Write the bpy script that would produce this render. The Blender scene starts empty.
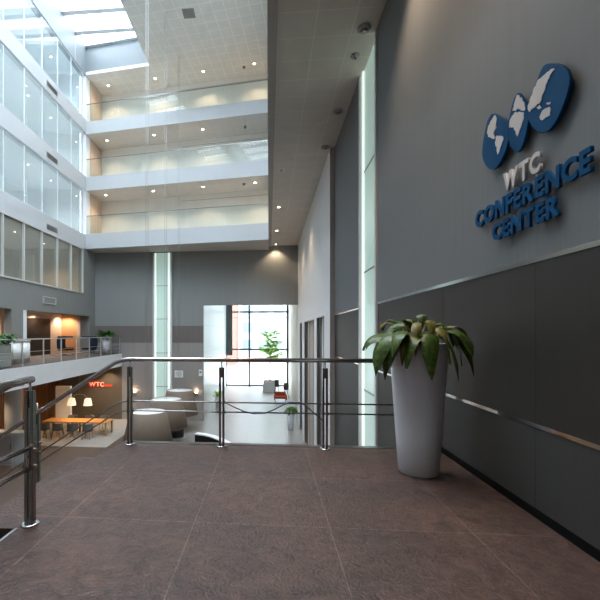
import bpy, bmesh, math, random
from mathutils import Vector, Matrix
random.seed(7)
PI = math.pi
SC = bpy.context.scene
COL = SC.collection
EYE = 1.35          # eye height over the raised stone landing (z = 0)
G = -4.27           # ground floor of the atrium
XL, XW, XR = -11.34, -9.53, 1.94      # left wall, walkway edge, sign wall
LY = 42.0          # lobby window wall
YB = 25.3           # grey back wall
CZ = 17.35          # atrium ceiling

# ------------------------------------------------------------------ materials
MATS = {}
def mat(name, col, rough=0.5, metal=0.0, var=0.0, scale=(4, 4, 4), bump=0.0, emit=None, estr=0.0, spec=0.5, detail=3):
    if name in MATS: return MATS[name]
    m = bpy.data.materials.new(name); m.use_nodes = True
    nt = m.node_tree; b = nt.nodes['Principled BSDF']
    b.inputs['Base Color'].default_value = (*col, 1); b.inputs['Roughness'].default_value = rough
    b.inputs['Metallic'].default_value = metal; b.inputs['Specular IOR Level'].default_value = spec
    if emit: b.inputs['Emission Color'].default_value = (*emit, 1); b.inputs['Emission Strength'].default_value = estr
    tc = nt.nodes.new('ShaderNodeTexCoord'); mp = nt.nodes.new('ShaderNodeMapping'); mp.inputs['Scale'].default_value = scale
    nz = nt.nodes.new('ShaderNodeTexNoise'); nz.inputs['Scale'].default_value = 1.0; nz.inputs['Detail'].default_value = detail
    nt.links.new(tc.outputs['Object'], mp.inputs[0]); nt.links.new(mp.outputs[0], nz.inputs['Vector'])
    rp = nt.nodes.new('ShaderNodeValToRGB')
    v = max(var, 0.015)
    rp.color_ramp.elements[0].position = 0.3; rp.color_ramp.elements[1].position = 0.7
    rp.color_ramp.elements[0].color = (*[c * (1 - v) for c in col], 1)
    rp.color_ramp.elements[1].color = (*[min(1, c * (1 + v)) for c in col], 1)
    nt.links.new(nz.outputs['Fac'], rp.inputs[0]); nt.links.new(rp.outputs[0], b.inputs['Base Color'])
    if bump:
        bp = nt.nodes.new('ShaderNodeBump'); bp.inputs['Strength'].default_value = bump; bp.inputs['Distance'].default_value = 0.02
        nt.links.new(nz.outputs['Fac'], bp.inputs['Height']); nt.links.new(bp.outputs[0], b.inputs['Normal'])
    MATS[name] = m; return m

def grid_mat(name, col, line, w, h, mortar, rough=0.6, shift=(0, 0, 0), rot=(0, 0, 0), col2=None, noise=0.0, bump=0.0, offset=0.0, nscale=2.0, spec=0.5, bump_scale=14.0, blotch=0.0):
    m = bpy.data.materials.new(name); m.use_nodes = True
    nt = m.node_tree; b = nt.nodes['Principled BSDF']; b.inputs['Roughness'].default_value = rough
    b.inputs['Specular IOR Level'].default_value = spec
    tc = nt.nodes.new('ShaderNodeTexCoord'); mp = nt.nodes.new('ShaderNodeMapping'); mp.vector_type = 'TEXTURE'
    mp.inputs['Location'].default_value = shift; mp.inputs['Rotation'].default_value = rot
    br = nt.nodes.new('ShaderNodeTexBrick'); br.offset = offset; br.inputs['Scale'].default_value = 1
    br.inputs['Brick Width'].default_value = w; br.inputs['Row Height'].default_value = h
    br.inputs['Mortar Size'].default_value = mortar; br.inputs['Mortar Smooth'].default_value = 0.1
    br.inputs['Color1'].default_value = (*col, 1); br.inputs['Color2'].default_value = (*(col2 or col), 1); br.inputs['Mortar'].default_value = (*line, 1)
    nt.links.new(tc.outputs['Object'], mp.inputs[0]); nt.links.new(mp.outputs[0], br.inputs['Vector'])
    out = br.outputs['Color']
    if noise:
        n1 = nt.nodes.new('ShaderNodeTexNoise'); n1.inputs['Scale'].default_value = nscale; n1.inputs['Detail'].default_value = 8; n1.inputs['Roughness'].default_value = 0.65; n1.inputs['Distortion'].default_value = 1.6
        nt.links.new(tc.outputs['Object'], n1.inputs['Vector'])
        rp = nt.nodes.new('ShaderNodeValToRGB'); rp.color_ramp.elements[0].position = 0.32; rp.color_ramp.elements[1].position = 0.72
        rp.color_ramp.elements[0].color = (1 - noise,) * 3 + (1,); rp.color_ramp.elements[1].color = (1 + noise, 1 + noise * 0.92, 1 + noise * 0.85, 1)
        nt.links.new(n1.outputs['Fac'], rp.inputs[0])
        mx = nt.nodes.new('ShaderNodeMix'); mx.data_type = 'RGBA'; mx.blend_type = 'MULTIPLY'; mx.inputs[0].default_value = 1
        nt.links.new(out, mx.inputs[6]); nt.links.new(rp.outputs[0], mx.inputs[7]); out = mx.outputs[2]
    if blotch:
        n3 = nt.nodes.new('ShaderNodeTexNoise'); n3.inputs['Scale'].default_value = 1.1; n3.inputs['Detail'].default_value = 4
        nt.links.new(tc.outputs['Object'], n3.inputs['Vector']); r3 = nt.nodes.new('ShaderNodeValToRGB'); r3.color_ramp.elements[0].position = 0.35; r3.color_ramp.elements[1].position = 0.66
        r3.color_ramp.elements[0].color = (1 - blotch, 1 - blotch * 0.8, 1 - blotch * 0.55, 1); r3.color_ramp.elements[1].color = (1 + blotch, 1 + blotch * 0.7, 1 + blotch * 0.5, 1)
        nt.links.new(n3.outputs['Fac'], r3.inputs[0]); m3 = nt.nodes.new('ShaderNodeMix'); m3.data_type = 'RGBA'; m3.blend_type = 'MULTIPLY'; m3.inputs[0].default_value = 1
        nt.links.new(out, m3.inputs[6]); nt.links.new(r3.outputs[0], m3.inputs[7]); out = m3.outputs[2]
    if bump:
        n2 = nt.nodes.new('ShaderNodeTexNoise'); n2.inputs['Scale'].default_value = bump_scale; n2.inputs['Detail'].default_value = 6; n2.inputs['Distortion'].default_value = 2.2
        nt.links.new(tc.outputs['Object'], n2.inputs['Vector'])
        bp = nt.nodes.new('ShaderNodeBump'); bp.inputs['Strength'].default_value = bump; bp.inputs['Distance'].default_value = 0.02
        nt.links.new(n2.outputs['Fac'], bp.inputs['Height']); nt.links.new(bp.outputs[0], b.inputs['Normal'])
    nt.links.new(out, b.inputs['Base Color'])
    return m

def glass_mat(name, tint, refl=1.0, haze=0.0, hcol=(0.6, 0.8, 0.75)):
    m = bpy.data.materials.new(name); m.use_nodes = True; nt = m.node_tree; nt.nodes.clear()
    out = nt.nodes.new('ShaderNodeOutputMaterial'); tr = nt.nodes.new('ShaderNodeBsdfTransparent'); tr.inputs[0].default_value = (*tint, 1)
    gl = nt.nodes.new('ShaderNodeBsdfGlossy'); gl.inputs['Roughness'].default_value = 0.02; gl.inputs[0].default_value = (refl,) * 3 + (1,)
    fr = nt.nodes.new('ShaderNodeFresnel'); fr.inputs[0].default_value = 1.5
    ge = nt.nodes.new('ShaderNodeNewGeometry'); ml = nt.nodes.new('ShaderNodeMath'); ml.operation = 'MULTIPLY_ADD'   # reflect on the entry face only
    inv = nt.nodes.new('ShaderNodeMath'); inv.operation = 'SUBTRACT'; inv.inputs[0].default_value = 1; nt.links.new(ge.outputs['Backfacing'], inv.inputs[1])
    nt.links.new(fr.outputs[0], ml.inputs[0]); nt.links.new(inv.outputs[0], ml.inputs[1]); ml.inputs[2].default_value = 0
    mx = nt.nodes.new('ShaderNodeMixShader'); nt.links.new(ml.outputs[0], mx.inputs[0])
    src = tr.outputs[0]
    if haze:
        df = nt.nodes.new('ShaderNodeBsdfDiffuse'); df.inputs[0].default_value = (*hcol, 1)
        m2 = nt.nodes.new('ShaderNodeMixShader'); m2.inputs[0].default_value = haze
        nt.links.new(src, m2.inputs[1]); nt.links.new(df.outputs[0], m2.inputs[2]); src = m2.outputs[0]
    nt.links.new(src, mx.inputs[1]); nt.links.new(gl.outputs[0], mx.inputs[2]); nt.links.new(mx.outputs[0], out.inputs[0])
    return m

STREAK = (22, 22, 0.5)
M_white = mat('white_paint', (0.86, 0.87, 0.88), 0.55)
M_beam = mat('skylight_beam_paint', (0.82, 0.85, 0.87), 0.5)
M_well = mat('skylight_well_panel', (0.24, 0.265, 0.28), 0.5)
M_band = mat('white_band_paint', (0.55, 0.565, 0.58), 0.55)
M_pale = mat('pale_grey_paint', (0.62, 0.62, 0.61), 0.6)
M_cream = mat('cream_panel', (0.78, 0.75, 0.68), 0.5, var=0.03, scale=(1.5, 1.5, 0.3))
M_tan = mat('tan_panel', (0.58, 0.45, 0.34), 0.5, var=0.08, scale=(6, 6, 0.8))
M_soffit = grid_mat('gallery_soffit', (0.60, 0.57, 0.53), (0.52, 0.49, 0.46), 0.6, 0.6, 0.012, 0.7, rot=(0, 0, -0.136))
M_tiles = grid_mat('atrium_ceiling_tiles', (0.70, 0.68, 0.63), (0.80, 0.79, 0.75), 0.6, 0.6, 0.022, 0.7, rot=(0, 0, -0.136), noise=0.06, nscale=0.6)
M_pass = grid_mat('passage_ceiling_tiles', (0.68, 0.625, 0.56), (0.78, 0.73, 0.67), 0.67, 0.62, 0.012, 0.65, shift=(0.16, 0.1, 0), noise=0.06, nscale=0.8)
M_trim = mat('ceiling_trim', (0.42, 0.39, 0.36), 0.6)
M_grey_up = mat('grey_wall_upper', (0.175, 0.184, 0.195), 0.55, var=0.035, scale=STREAK)
M_grey_mid = mat('charcoal_wall_panel', (0.030, 0.0265, 0.023), 0.5, var=0.05, scale=STREAK)
M_grey_low = mat('grey_wall_lower', (0.052, 0.051, 0.048), 0.55, var=0.04, scale=STREAK)
M_back_up = mat('back_wall_grey', (0.27, 0.28, 0.275), 0.6, var=0.03, scale=(8, 8, 0.35))
M_back_band = mat('back_wall_brown_band', (0.165, 0.142, 0.13), 0.6, var=0.06, scale=(8, 8, 0.35))
M_back_low = mat('back_wall_lower', (0.30, 0.28, 0.265), 0.6, var=0.05, scale=(8, 8, 0.35))
M_left_grey = mat('left_wall_grey', (0.25, 0.25, 0.24), 0.6, var=0.04, scale=(6, 6, 0.4))
M_brownwall = mat('cafe_wall_brown', (0.12, 0.098, 0.075), 0.6, var=0.06)
M_black = mat('black', (0.012, 0.012, 0.012), 0.5)
M_gap = mat('black_recess', (0.008, 0.008, 0.008), 0.8)
M_chrome = mat('polished_steel', (0.72, 0.72, 0.72), 0.12, 1.0)
M_steel = mat('brushed_steel', (0.56, 0.52, 0.50), 0.24, 1.0)
M_dsteel = mat('dark_steel', (0.30, 0.285, 0.28), 0.28, 1.0)
M_post = mat('dark_bronze_steel', (0.30, 0.265, 0.245), 0.26, 1.0)
M_rail_white = mat('satin_rail', (0.68, 0.66, 0.64), 0.35, 0.6)
M_floor = grid_mat('slate_floor_tiles', (0.076, 0.043, 0.034), (0.16, 0.118, 0.10), 0.95, 0.95, 0.003, 0.5, shift=(-0.53, -0.03, 0), col2=(0.070, 0.041, 0.033), noise=0.5, bump=0.6, nscale=7.0, spec=0.4, bump_scale=20.0, blotch=0.22)
M_ground = grid_mat('pale_stone_floor', (0.28, 0.263, 0.25), (0.24, 0.226, 0.215), 1.2, 1.2, 0.01, 0.35, noise=0.05)
M_brownfloor = mat('brown_carpet', (0.10, 0.068, 0.052), 0.8, var=0.1, scale=(9, 9, 9))
M_palecarpet = mat('pale_carpet', (0.36, 0.325, 0.285), 0.85, var=0.06, scale=(3, 3, 3))
M_walkcarpet = mat('walkway_carpet', (0.10, 0.075, 0.065), 0.8, var=0.1)
M_glass_rail = glass_mat('clear_balustrade_glass', (0.93, 0.97, 0.97), 0.9)
M_glass_win = glass_mat('office_window_glass', (0.93, 0.97, 0.98), 0.9, 0.17, (0.80, 0.90, 0.93))
M_glass_dark = glass_mat('meeting_room_glass', (0.90, 0.92, 0.89), 0.9, 0.22, (0.62, 0.63, 0.57))
M_glass_top = glass_mat('top_floor_glass', (0.90, 0.95, 0.97), 0.7, 0.05, (0.80, 0.90, 0.93))
M_glass_sky = glass_mat('skylight_glass', (0.96, 0.98, 1.0), 0.5)
M_glass_lobby = glass_mat('lobby_glass', (0.95, 0.98, 0.98), 0.6)
M_green_glass = mat('frosted_green_glass', (0.55, 0.70, 0.64), 0.22, emit=(0.62, 0.86, 0.76), estr=0.26)
M_tube = mat('lit_tube', (1, 1, 1), 0.4, emit=(0.88, 1.0, 0.94), estr=0.6)
M_lamp = mat('warm_lamp_lens', (1, 0.9, 0.75), 0.4, emit=(1.0, 0.84, 0.62), estr=14)
M_lampoff = mat('unlit_lamp_lens', (0.18, 0.17, 0.16), 0.3)
M_pot = mat('white_planter', (0.84, 0.85, 0.90), 0.38)
M_soil = mat('bark_mulch', (0.22, 0.13, 0.05), 0.9, var=0.5, scale=(40, 40, 40), bump=1.0)
M_leaf = mat('glossy_leaf', (0.050, 0.092, 0.008), 0.42, var=0.6, scale=(26, 26, 26), bump=0.25)
M_leaf2 = mat('yellowing_leaf', (0.14, 0.12, 0.016), 0.45, var=0.4, scale=(6, 6, 6), bump=0.2)
M_stem = mat('leaf_stem', (0.20, 0.18, 0.05), 0.5)
M_fern = mat('fern_leaf', (0.05, 0.15, 0.03), 0.55, var=0.4, scale=(10, 10, 10))
M_bright = mat('bright_tree_leaf', (0.36, 0.56, 0.08), 0.55, var=0.3, scale=(4, 4, 4))
_b = M_bright.node_tree; _t = _b.nodes.new('ShaderNodeBsdfTranslucent'); _t.inputs[0].default_value = (0.42, 0.70, 0.06, 1); _m = _b.nodes.new('ShaderNodeMixShader'); _m.inputs[0].default_value = 0.55
_b.links.new(_b.nodes['Principled BSDF'].outputs[0], _m.inputs[1]); _b.links.new(_t.outputs[0], _m.inputs[2]); _b.links.new(_m.outputs[0], _b.nodes['Material Output'].inputs[0])
M_bark = mat('bark', (0.22, 0.17, 0.11), 0.8, var=0.2)
M_blue = mat('sign_blue', (0.002, 0.070, 0.19), 0.6, spec=0.12)
M_sign_white = mat('sign_white', (0.62, 0.60, 0.60), 0.45)
M_shade = mat('beige_fabric_shade', (0.23, 0.178, 0.135), 0.85, var=0.04)
M_shade_top = mat('white_diffuser', (0.82, 0.82, 0.82), 0.5)
M_navy = mat('navy_fabric', (0.004, 0.010, 0.028), 0.7, var=0.1)
M_wood = mat('orange_wood', (0.52, 0.24, 0.07), 0.4, var=0.15, scale=(2, 14, 14))
M_leg_wood = mat('oak_leg', (0.42, 0.24, 0.10), 0.5, var=0.1)
M_grey_fab = mat('grey_fabric', (0.13, 0.13, 0.12), 0.8, var=0.08)
M_red = mat('red_fabric', (0.55, 0.09, 0.03), 0.6)
M_dred = mat('dark_red_fabric', (0.20, 0.015, 0.03), 0.6)
M_slat = mat('wood_slats', (0.20, 0.085, 0.03), 0.5, var=0.35, scale=(1.0, 7, 0.2))
M_lampshade = mat('glowing_cream_shade', (0.9, 0.8, 0.6), 0.7, emit=(1.0, 0.84, 0.58), estr=0.7)
M_redsign = mat('lit_red_letters', (0.9, 0.08, 0.02), 0.5, emit=(1.0, 0.09, 0.04), estr=0.75)
M_redcore = mat('lit_pale_letters', (1, 0.7, 0.6), 0.5, emit=(1.0, 0.20, 0.11), estr=0.85)
M_cable = mat('blue_grey_cable', (0.10, 0.12, 0.19), 0.5)
M_wire = mat('hanging_wire', (0.30, 0.31, 0.31), 0.4)
M_frame = mat('light_window_frame', (0.56, 0.55, 0.52), 0.5)
M_dframe = mat('dark_window_frame', (0.06, 0.065, 0.07), 0.5)
M_vent = mat('grey_vent', (0.26, 0.26, 0.25), 0.5)
M_beige = mat('beige_door_panel', (0.50, 0.43, 0.38), 0.55)
M_pink = mat('pale_red_brick', (0.30, 0.13, 0.10), 0.8, var=0.1)
M_ext = mat('white_facade', (0.40, 0.42, 0.43), 0.8)
M_extglass = mat('facade_window', (0.22, 0.28, 0.32), 0.2)
M_orange = mat('orange_wall_paint', (0.55, 0.29, 0.13), 0.6)
M_peach = mat('peach_wall_paint', (0.60, 0.46, 0.36), 0.6)

# ------------------------------------------------------------------ mesh helpers
class MB:
    def __init__(self): self.bm = bmesh.new(); self.mi = 0
    def _f(self, vs):
        try: f = self.bm.faces.new(vs); f.material_index = self.mi; return f
        except ValueError: return None
    def box(self, x0, x1, y0, y1, z0, z1, bevel=0.0):
        b = bmesh.new(); bmesh.ops.create_cube(b, size=1)
        bmesh.ops.scale(b, vec=(abs(x1 - x0), abs(y1 - y0), abs(z1 - z0)), verts=b.verts)
        bmesh.ops.translate(b, vec=((x0 + x1) / 2, (y0 + y1) / 2, (z0 + z1) / 2), verts=b.verts)
        if bevel: bmesh.ops.bevel(b, geom=b.edges[:], offset=bevel, segments=2, affect='EDGES')
        return self._join(b)
    def _join(self, b):
        mp = {v: self.bm.verts.new(v.co) for v in b.verts}
        for f in b.faces:
            g = self._f([mp[v] for v in f.verts])
            if g: g.smooth = f.smooth
        b.free(); return self
    def prism(self, poly, fn, a, b):           # polygon extruded between depth a and b; fn(p, q, depth) -> xyz
        n = len(poly); v0 = [self.bm.verts.new(fn(p[0], p[1], a)) for p in poly]; v1 = [self.bm.verts.new(fn(p[0], p[1], b)) for p in poly]
        self._f(v0); self._f(v1[::-1])
        for i in range(n): self._f([v0[i], v0[(i + 1) % n], v1[(i + 1) % n], v1[i]])
        return self
    def lathe(self, prof, seg=32, c=(0, 0), caps=True, smooth=True):   # prof: (r, z)
        rings = []
        for r, z in prof:
            rings.append([self.bm.verts.new((c[0] + r * math.cos(2 * PI * k / seg), c[1] + r * math.sin(2 * PI * k / seg), z)) for k in range(seg)])
        for i in range(len(rings) - 1):
            for k in range(seg):
                f = self._f([rings[i][k], rings[i][(k + 1) % seg], rings[i + 1][(k + 1) % seg], rings[i + 1][k]])
                if f: f.smooth = smooth
        if caps: self._f(rings[0][::-1]); self._f(rings[-1])
        return self
    def tube(self, pts, r, seg=10, r1=None):
        pts = [Vector(p) for p in pts]; n = len(pts); rings = []
        t0 = (pts[1] - pts[0]).normalized(); up = Vector((0, 0, 1)) if abs(t0.z) < 0.9 else Vector((1, 0, 0))
        for i, p in enumerate(pts):
            t = ((pts[min(i + 1, n - 1)] - pts[max(i - 1, 0)])).normalized()
            a = t.cross(up)
            if a.length < 1e-4: a = t.cross(Vector((0, 1, 0)))
            a.normalize(); b = a.cross(t).normalized()
            rr = r if r1 is None else r + (r1 - r) * i / (n - 1)
            rings.append([self.bm.verts.new(p + rr * (math.cos(2 * PI * k / seg) * a + math.sin(2 * PI * k / seg) * b)) for k in range(seg)])
        for i in range(n - 1):
            for k in range(seg):
                f = self._f([rings[i][k], rings[i][(k + 1) % seg], rings[i + 1][(k + 1) % seg], rings[i + 1][k]])
                if f: f.smooth = True
        self._f(rings[0][::-1]); self._f(rings[-1]); return self
    def leaf(self, pts, w, side, fold=0.25, prof=None):   # blade along pts
        n = len(pts); rows = []
        for i, p in enumerate(pts):
            s = i / (n - 1); ww = w * (prof(s) if prof else math.sin(PI * min(1, s * 0.96 + 0.04)) ** 0.7)
            t = (pts[min(i + 1, n - 1)] - pts[max(i - 1, 0)]).normalized(); nn = side.cross(t).normalized()
            rows.append([self.bm.verts.new(p + side * ww + nn * ww * fold), self.bm.verts.new(p), self.bm.verts.new(p - side * ww + nn * ww * fold)])
        for i in range(n - 1):
            for k in range(2):
                f = self._f([rows[i][k], rows[i][k + 1], rows[i + 1][k + 1], rows[i + 1][k]])
                if f: f.smooth = True
        return self
    def build(self, name, mats, parent=None, loc=(0, 0, 0), rotz=0.0, normals=True):
        if normals: bmesh.ops.recalc_face_normals(self.bm, faces=self.bm.faces)
        me = bpy.data.meshes.new(name); self.bm.to_mesh(me); self.bm.free()
        for m in (mats if isinstance(mats, (list, tuple)) else [mats]): me.materials.append(m)
        o = bpy.data.objects.new(name, me); COL.objects.link(o); o.location = loc; o.rotation_euler = (0, 0, rotz)
        if parent: o.parent = parent
        return o

def box(x0, x1, y0, y1, z0, z1, bevel=0.0): return MB().box(x0, x1, y0, y1, z0, z1, bevel)
def tag(o, label, cat, group=None, kind=None):
    o['label'] = label; o['category'] = cat
    if group: o['group'] = group
    if kind: o['kind'] = kind
    return o
def thing(name, label, cat, loc=(0, 0, 0), rotz=0.0, group=None):
    o = bpy.data.objects.new(name, None); COL.objects.link(o); o.location = loc; o.rotation_euler = (0, 0, rotz)
    o.empty_display_size = 0.2
    return tag(o, label, cat, group)
def struct(name, mb, m, parent=None):
    o = mb.build(name, m, parent)
    if not parent: o['kind'] = 'structure'
    return o
def copy_thing(root, loc, rotz, label, group=None):
    r = root.copy(); COL.objects.link(r); r.location = loc; r.rotation_euler = (0, 0, rotz); r['label'] = label
    if group: r['group'] = group
    for ch in list(root.children):
        c = ch.copy(); COL.objects.link(c); c.parent = r
        for g in list(ch.children):
            d = g.copy(); COL.objects.link(d); d.parent = c
    return r
def XY(p, q, d): return (p, q, d)
def YZ(p, q, d): return (d, p, q)
def XZ(p, q, d): return (p, d, q)

# ------------------------------------------------------------------ setting: floors
Y0 = -5.0
# raised landing with the stair well cut out at its left
struct('floor_platform', MB().prism([(-1.74, Y0), (XR, Y0), (XR, 4.86), (-1.80, 4.86), (-2.09, 2.62), (-1.74, 2.62)], XY, -0.30, 0.0), M_floor)
struct('wall_platform', box(-1.6, XR, Y0, 4.7, G, -0.30), M_left_grey)
struct('trim_1', box(-1.80, XR, 4.861, 4.88, -0.30, 0.0).box(-1.79, XR, 4.79, 4.88, 0.0, 0.005), M_dsteel)
struct('floor_ground', MB().box(-16, 6, 19.0, 44, G - 0.3, G), M_ground)
struct('floor_cafe', MB().box(-16, 6, Y0, 19.0, G - 0.3, G), M_brownfloor)
struct('floor_carpet', box(-13.6, -7.95, 19.0, YB, G, G + 0.012), M_palecarpet)
struct('floor_carpet_strip', box(-7.95, -6.4, 19.0, YB, G, G + 0.008), M_brownfloor)
# stair down to the left
st = MB()
n = 24; run, rise = 0.281, 0.178
for k in range(n):
    x1 = -2.05 - k * run; z1 = -(k + 1) * rise
    st.box(x1 - run - 0.02, x1, 2.66, 4.76, max(G, z1 - 0.32), z1)
struct('stairs', st, M_floor)
# walkway and lounge slab
wk = MB(); wk.box(-16, XW, Y0, YB, -0.80, 0.03); struct('floor_walkway_slab', wk, M_white)
struct('floor_walkway', box(-16, XW - 0.02, Y0, YB, 0.03, 0.05), M_walkcarpet)
# right of the sign wall (never seen) the hall floor runs on

# ------------------------------------------------------------------ right (sign) wall
SY0, SY1 = 7.50, 8.72      # light strip
def sign_wall(name, y0, y1):
    m = MB(); m.box(XR, XR + 0.4, y0, y1, 1.90, 6.85); m.mi = 1; m.box(XR, XR + 0.4, y0, y1, 0.69, 1.865); m.mi = 2; m.box(XR, XR + 0.4, y0, y1, 0.07 if y1 < 5 else G, 0.66)
    m.mi = 3; m.box(XR + 0.05, XR + 0.4, y0, y1, -0.3 if y1 < 5 else G, 1.9)
    return struct(name, m, [M_grey_up, M_grey_mid, M_grey_low, M_gap])
sign_wall('wall_right', Y0, 4.86)
sign_wall('wall_right_middle', 4.86, SY0 - 0.14)
sign_wall('wall_right_far', SY1 + 0.1, 12.3)
t = MB()
for a, b in ((Y0, SY0 - 0.14), (SY1 + 0.1, 12.1)):
    t.box(XR - 0.006, XR + 0.06, a, b, 1.865, 1.90); t.box(XR - 0.006, XR + 0.06, a, b, 0.66, 0.69)
struct('trim_2', t, M_chrome)
seams = MB()
for y in (0.0, 1.55, 3.1, 4.65):
    seams.box(XR - 0.0008, XR + 0.01, y, y + 0.0025, 0.69, 1.865); seams.box(XR - 0.0008, XR + 0.01, y, y + 0.0025, 0.07, 0.66)
struct('trim_3', seams, M_gap)
# vertical light strip of green glass in the wall
def light_strip(label, loc, length, axis, z0, z1, joints):
    r = thing('light_strip', label, 'light strip', loc)
    def bx(a0, a1, d0, d1, q0, q1):
        m = MB()
        return m.box(d0, d1, a0, a1, q0, q1) if axis == 'y' else m.box(a0, a1, d0, d1, q0, q1)
    bx(0, length, 0.05, 0.09, z0, z1).build('glass_panel', M_green_glass, r)
    fr = bx(-0.10, -0.0, -0.02, 0.2, z0, z1).build('frame', M_pale, r)
    bx(length, length + 0.10, -0.02, 0.2, z0, z1).build('frame', M_pale, r)
    for a0 in ((length - 0.13, length - 0.04) if axis == 'y' else (0.03, 0.10)), ((0.02, 0.045) if axis == 'y' else (length - 0.16, length - 0.07)):
        bx(a0[0], a0[1], 0.02, 0.05, z0, z1).build('light_tube', M_tube, r)
    for q in joints: bx(0, length, 0.035, 0.05, q, q + 0.025).build('glazing_joint', M_dsteel, r)
    return r
light_strip('tall green glass light strip set in the sign wall', (XR, SY0, 0), SY1 - SY0, 'y', G, 6.84, (0.15, 2.6, 4.7))
struct('trim_4', box(XR + 0.02, XR + 0.3, SY0 - 0.15, SY0 - 0.10, G, 6.85), M_gap)

# white wall farther along on the right, with three tall door recesses
WX = 1.81
wr = MB(); rec = [(13.4, 15.5), (16.36, 20.8), (22.2, 23.7)]; zt = 1.95
edges = [12.1] + [e for p in rec for e in p] + [YB + 0.3]
for i in range(0, len(edges), 2): wr.box(WX, WX + 0.6, edges[i], edges[i + 1], G, 6.85)
for a, b in rec: wr.box(WX, WX + 0.6, a, b, zt, 6.85)
struct('wall_right_white', wr, M_white)
struct('wall_lobby_right', box(2.06, 2.6, YB + 0.3, LY, G, 5.2), mat('cream_lobby_wall', (0.66, 0.62, 0.52), 0.6))
struct('trim_5', box(WX - 0.005, XR + 0.3, 12.08, 12.1, G, 6.85), M_beige)
for i, (a, b) in enumerate(rec):
    struct('door_%d' % (i + 1), box(WX + 0.14, WX + 0.2, a, b, G, zt), M_beige if i == 1 else M_pale)
    j = MB(); j.box(WX + 0.005, WX + 0.14, b - 0.03, b, G, zt); j.box(WX + 0.005, WX + 0.14, a, b, zt - 0.04, zt); j.box(WX + 0.10, WX + 0.14, b - 0.42, b - 0.03, G, zt)
    struct('trim_%d' % (6 + i), j, M_dsteel)
    for y in ((a + b) / 2,) if b - a < 3 else (a + 1.5, a + 3.0):
        struct('trim_%d' % (20 + i * 3 + int(y > 18)), box(WX + 0.12, WX + 0.145, y - 0.02, y + 0.02, G, zt - 0.04), M_vent)

# ------------------------------------------------------------------ passage ceiling + upper white wall on the atrium side
struct('ceiling_passage', box(0.15, XR + 0.3, Y0, YB, 6.85, 7.05), M_pass)
struct('trim_9', box(-0.03, 0.15, Y0, YB, 6.80, 7.05), M_trim)
struct('wall_passage_upper', box(-0.03, 0.15, Y0, 25.0, 7.05, CZ), M_white)

# ------------------------------------------------------------------ back wall
OX0 = -4.2; OZ = 3.13
bw = MB()
bw.box(-16, OX0, YB, YB + 0.3, 1.81, 6.75); bw.box(OX0, WX, YB, YB + 0.3, OZ, 7.0)
bw.mi = 1; bw.box(-16, OX0, YB, YB + 0.3, 0.72, 1.81)
bw.mi = 2; bw.box(-9.53, OX0, YB, YB + 0.3, G, 0.72); bw.box(-16, -9.53, YB, YB + 0.3, -0.75, 0.72)
bw.mi = 3; bw.box(-16, -9.53, YB, YB + 0.3, G, -0.75)
bw.mi = 0
struct('wall_back', bw, [M_back_up, M_back_band, M_back_low, M_brownwall])
light_strip('tall green glass light strip on the grey back wall behind the pendants', (-7.35, YB - 0.11, 0), 1.06, 'x', G, 6.5, (4.38, 2.24, 0.06, -2.1))

# ------------------------------------------------------------------ lobby behind the opening
LY = 42.0
struct('wall_lobby_left', box(OX0 - 0.6, OX0 - 0.32, YB + 0.3, LY, G, 5.2), grid_mat('white_lobby_panels', (0.80, 0.80, 0.80), (0.66, 0.67, 0.68), 3.0, 1.9, 0.02, 0.3, rot=(PI / 2, 0, PI / 2)))
struct('ceiling_lobby', box(OX0 - 0.6, WX + 0.6, YB + 0.3, LY + 0.3, 5.2, 5.4), M_white)
wf = MB()
for x, w in ((-4.5, 0.12), (-2.06, 0.17), (1.93, 0.22)): wf.box(x - w / 2, x + w / 2, LY, LY + 0.15, G, 5.2)
wf.box(-0.02, 0.03, LY, LY + 0.12, G, 5.2)
for z, h in ((3.56, 0.16), (2.95, 0.05), (-0.37, 0.16), (G + 0.12, 0.14)): wf.box(-4.5, 2.4, LY, LY + 0.14, z - h / 2, z + h / 2)
win = struct('window_1', wf, M_dframe)
box(-4.5, 2.4, LY + 0.06, LY + 0.075, G, 5.2).build('pane', M_glass_lobby, win)
struct('trim_10', box(-4.4, -3.83, LY - 0.25, LY - 0.02, -1.0, 5.2), M_dframe)
# outside
struct('ground_outside', box(-60, 60, LY + 0.3, 120, G - 0.4, G - 0.05), mat('pale_paving', (0.42, 0.42, 0.42), 0.8))
b1 = thing('building', 'pale red brick building seen through the lobby window', 'building', (-9.3, 70, G))
box(-5, 3.4, 0, 8, 0, 14).build('facade', M_pink, b1)
for k in range(3):
    for q in range(2): box(-3.6 + q * 3.2, -2.0 + q * 3.2, -0.1, 0.05, 2.6 + 3.6 * k, 4.4 + 3.6 * k).build('window_opening', M_extglass, b1)
b2 = thing('building', 'white building with bluish windows seen through the lobby window behind the tree', 'building', (-1, 78, G))
box(-4.8, 12, 0, 8, 0, 16).build('facade', M_ext, b2)
for k in range(4):
    for q in range(5): box(-4.0 + q * 3.0, -2.2 + q * 3.0, -0.1, 0.05, 2.4 + 3.4 * k, 4.3 + 3.4 * k).build('window_opening', M_extglass, b2)

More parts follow.
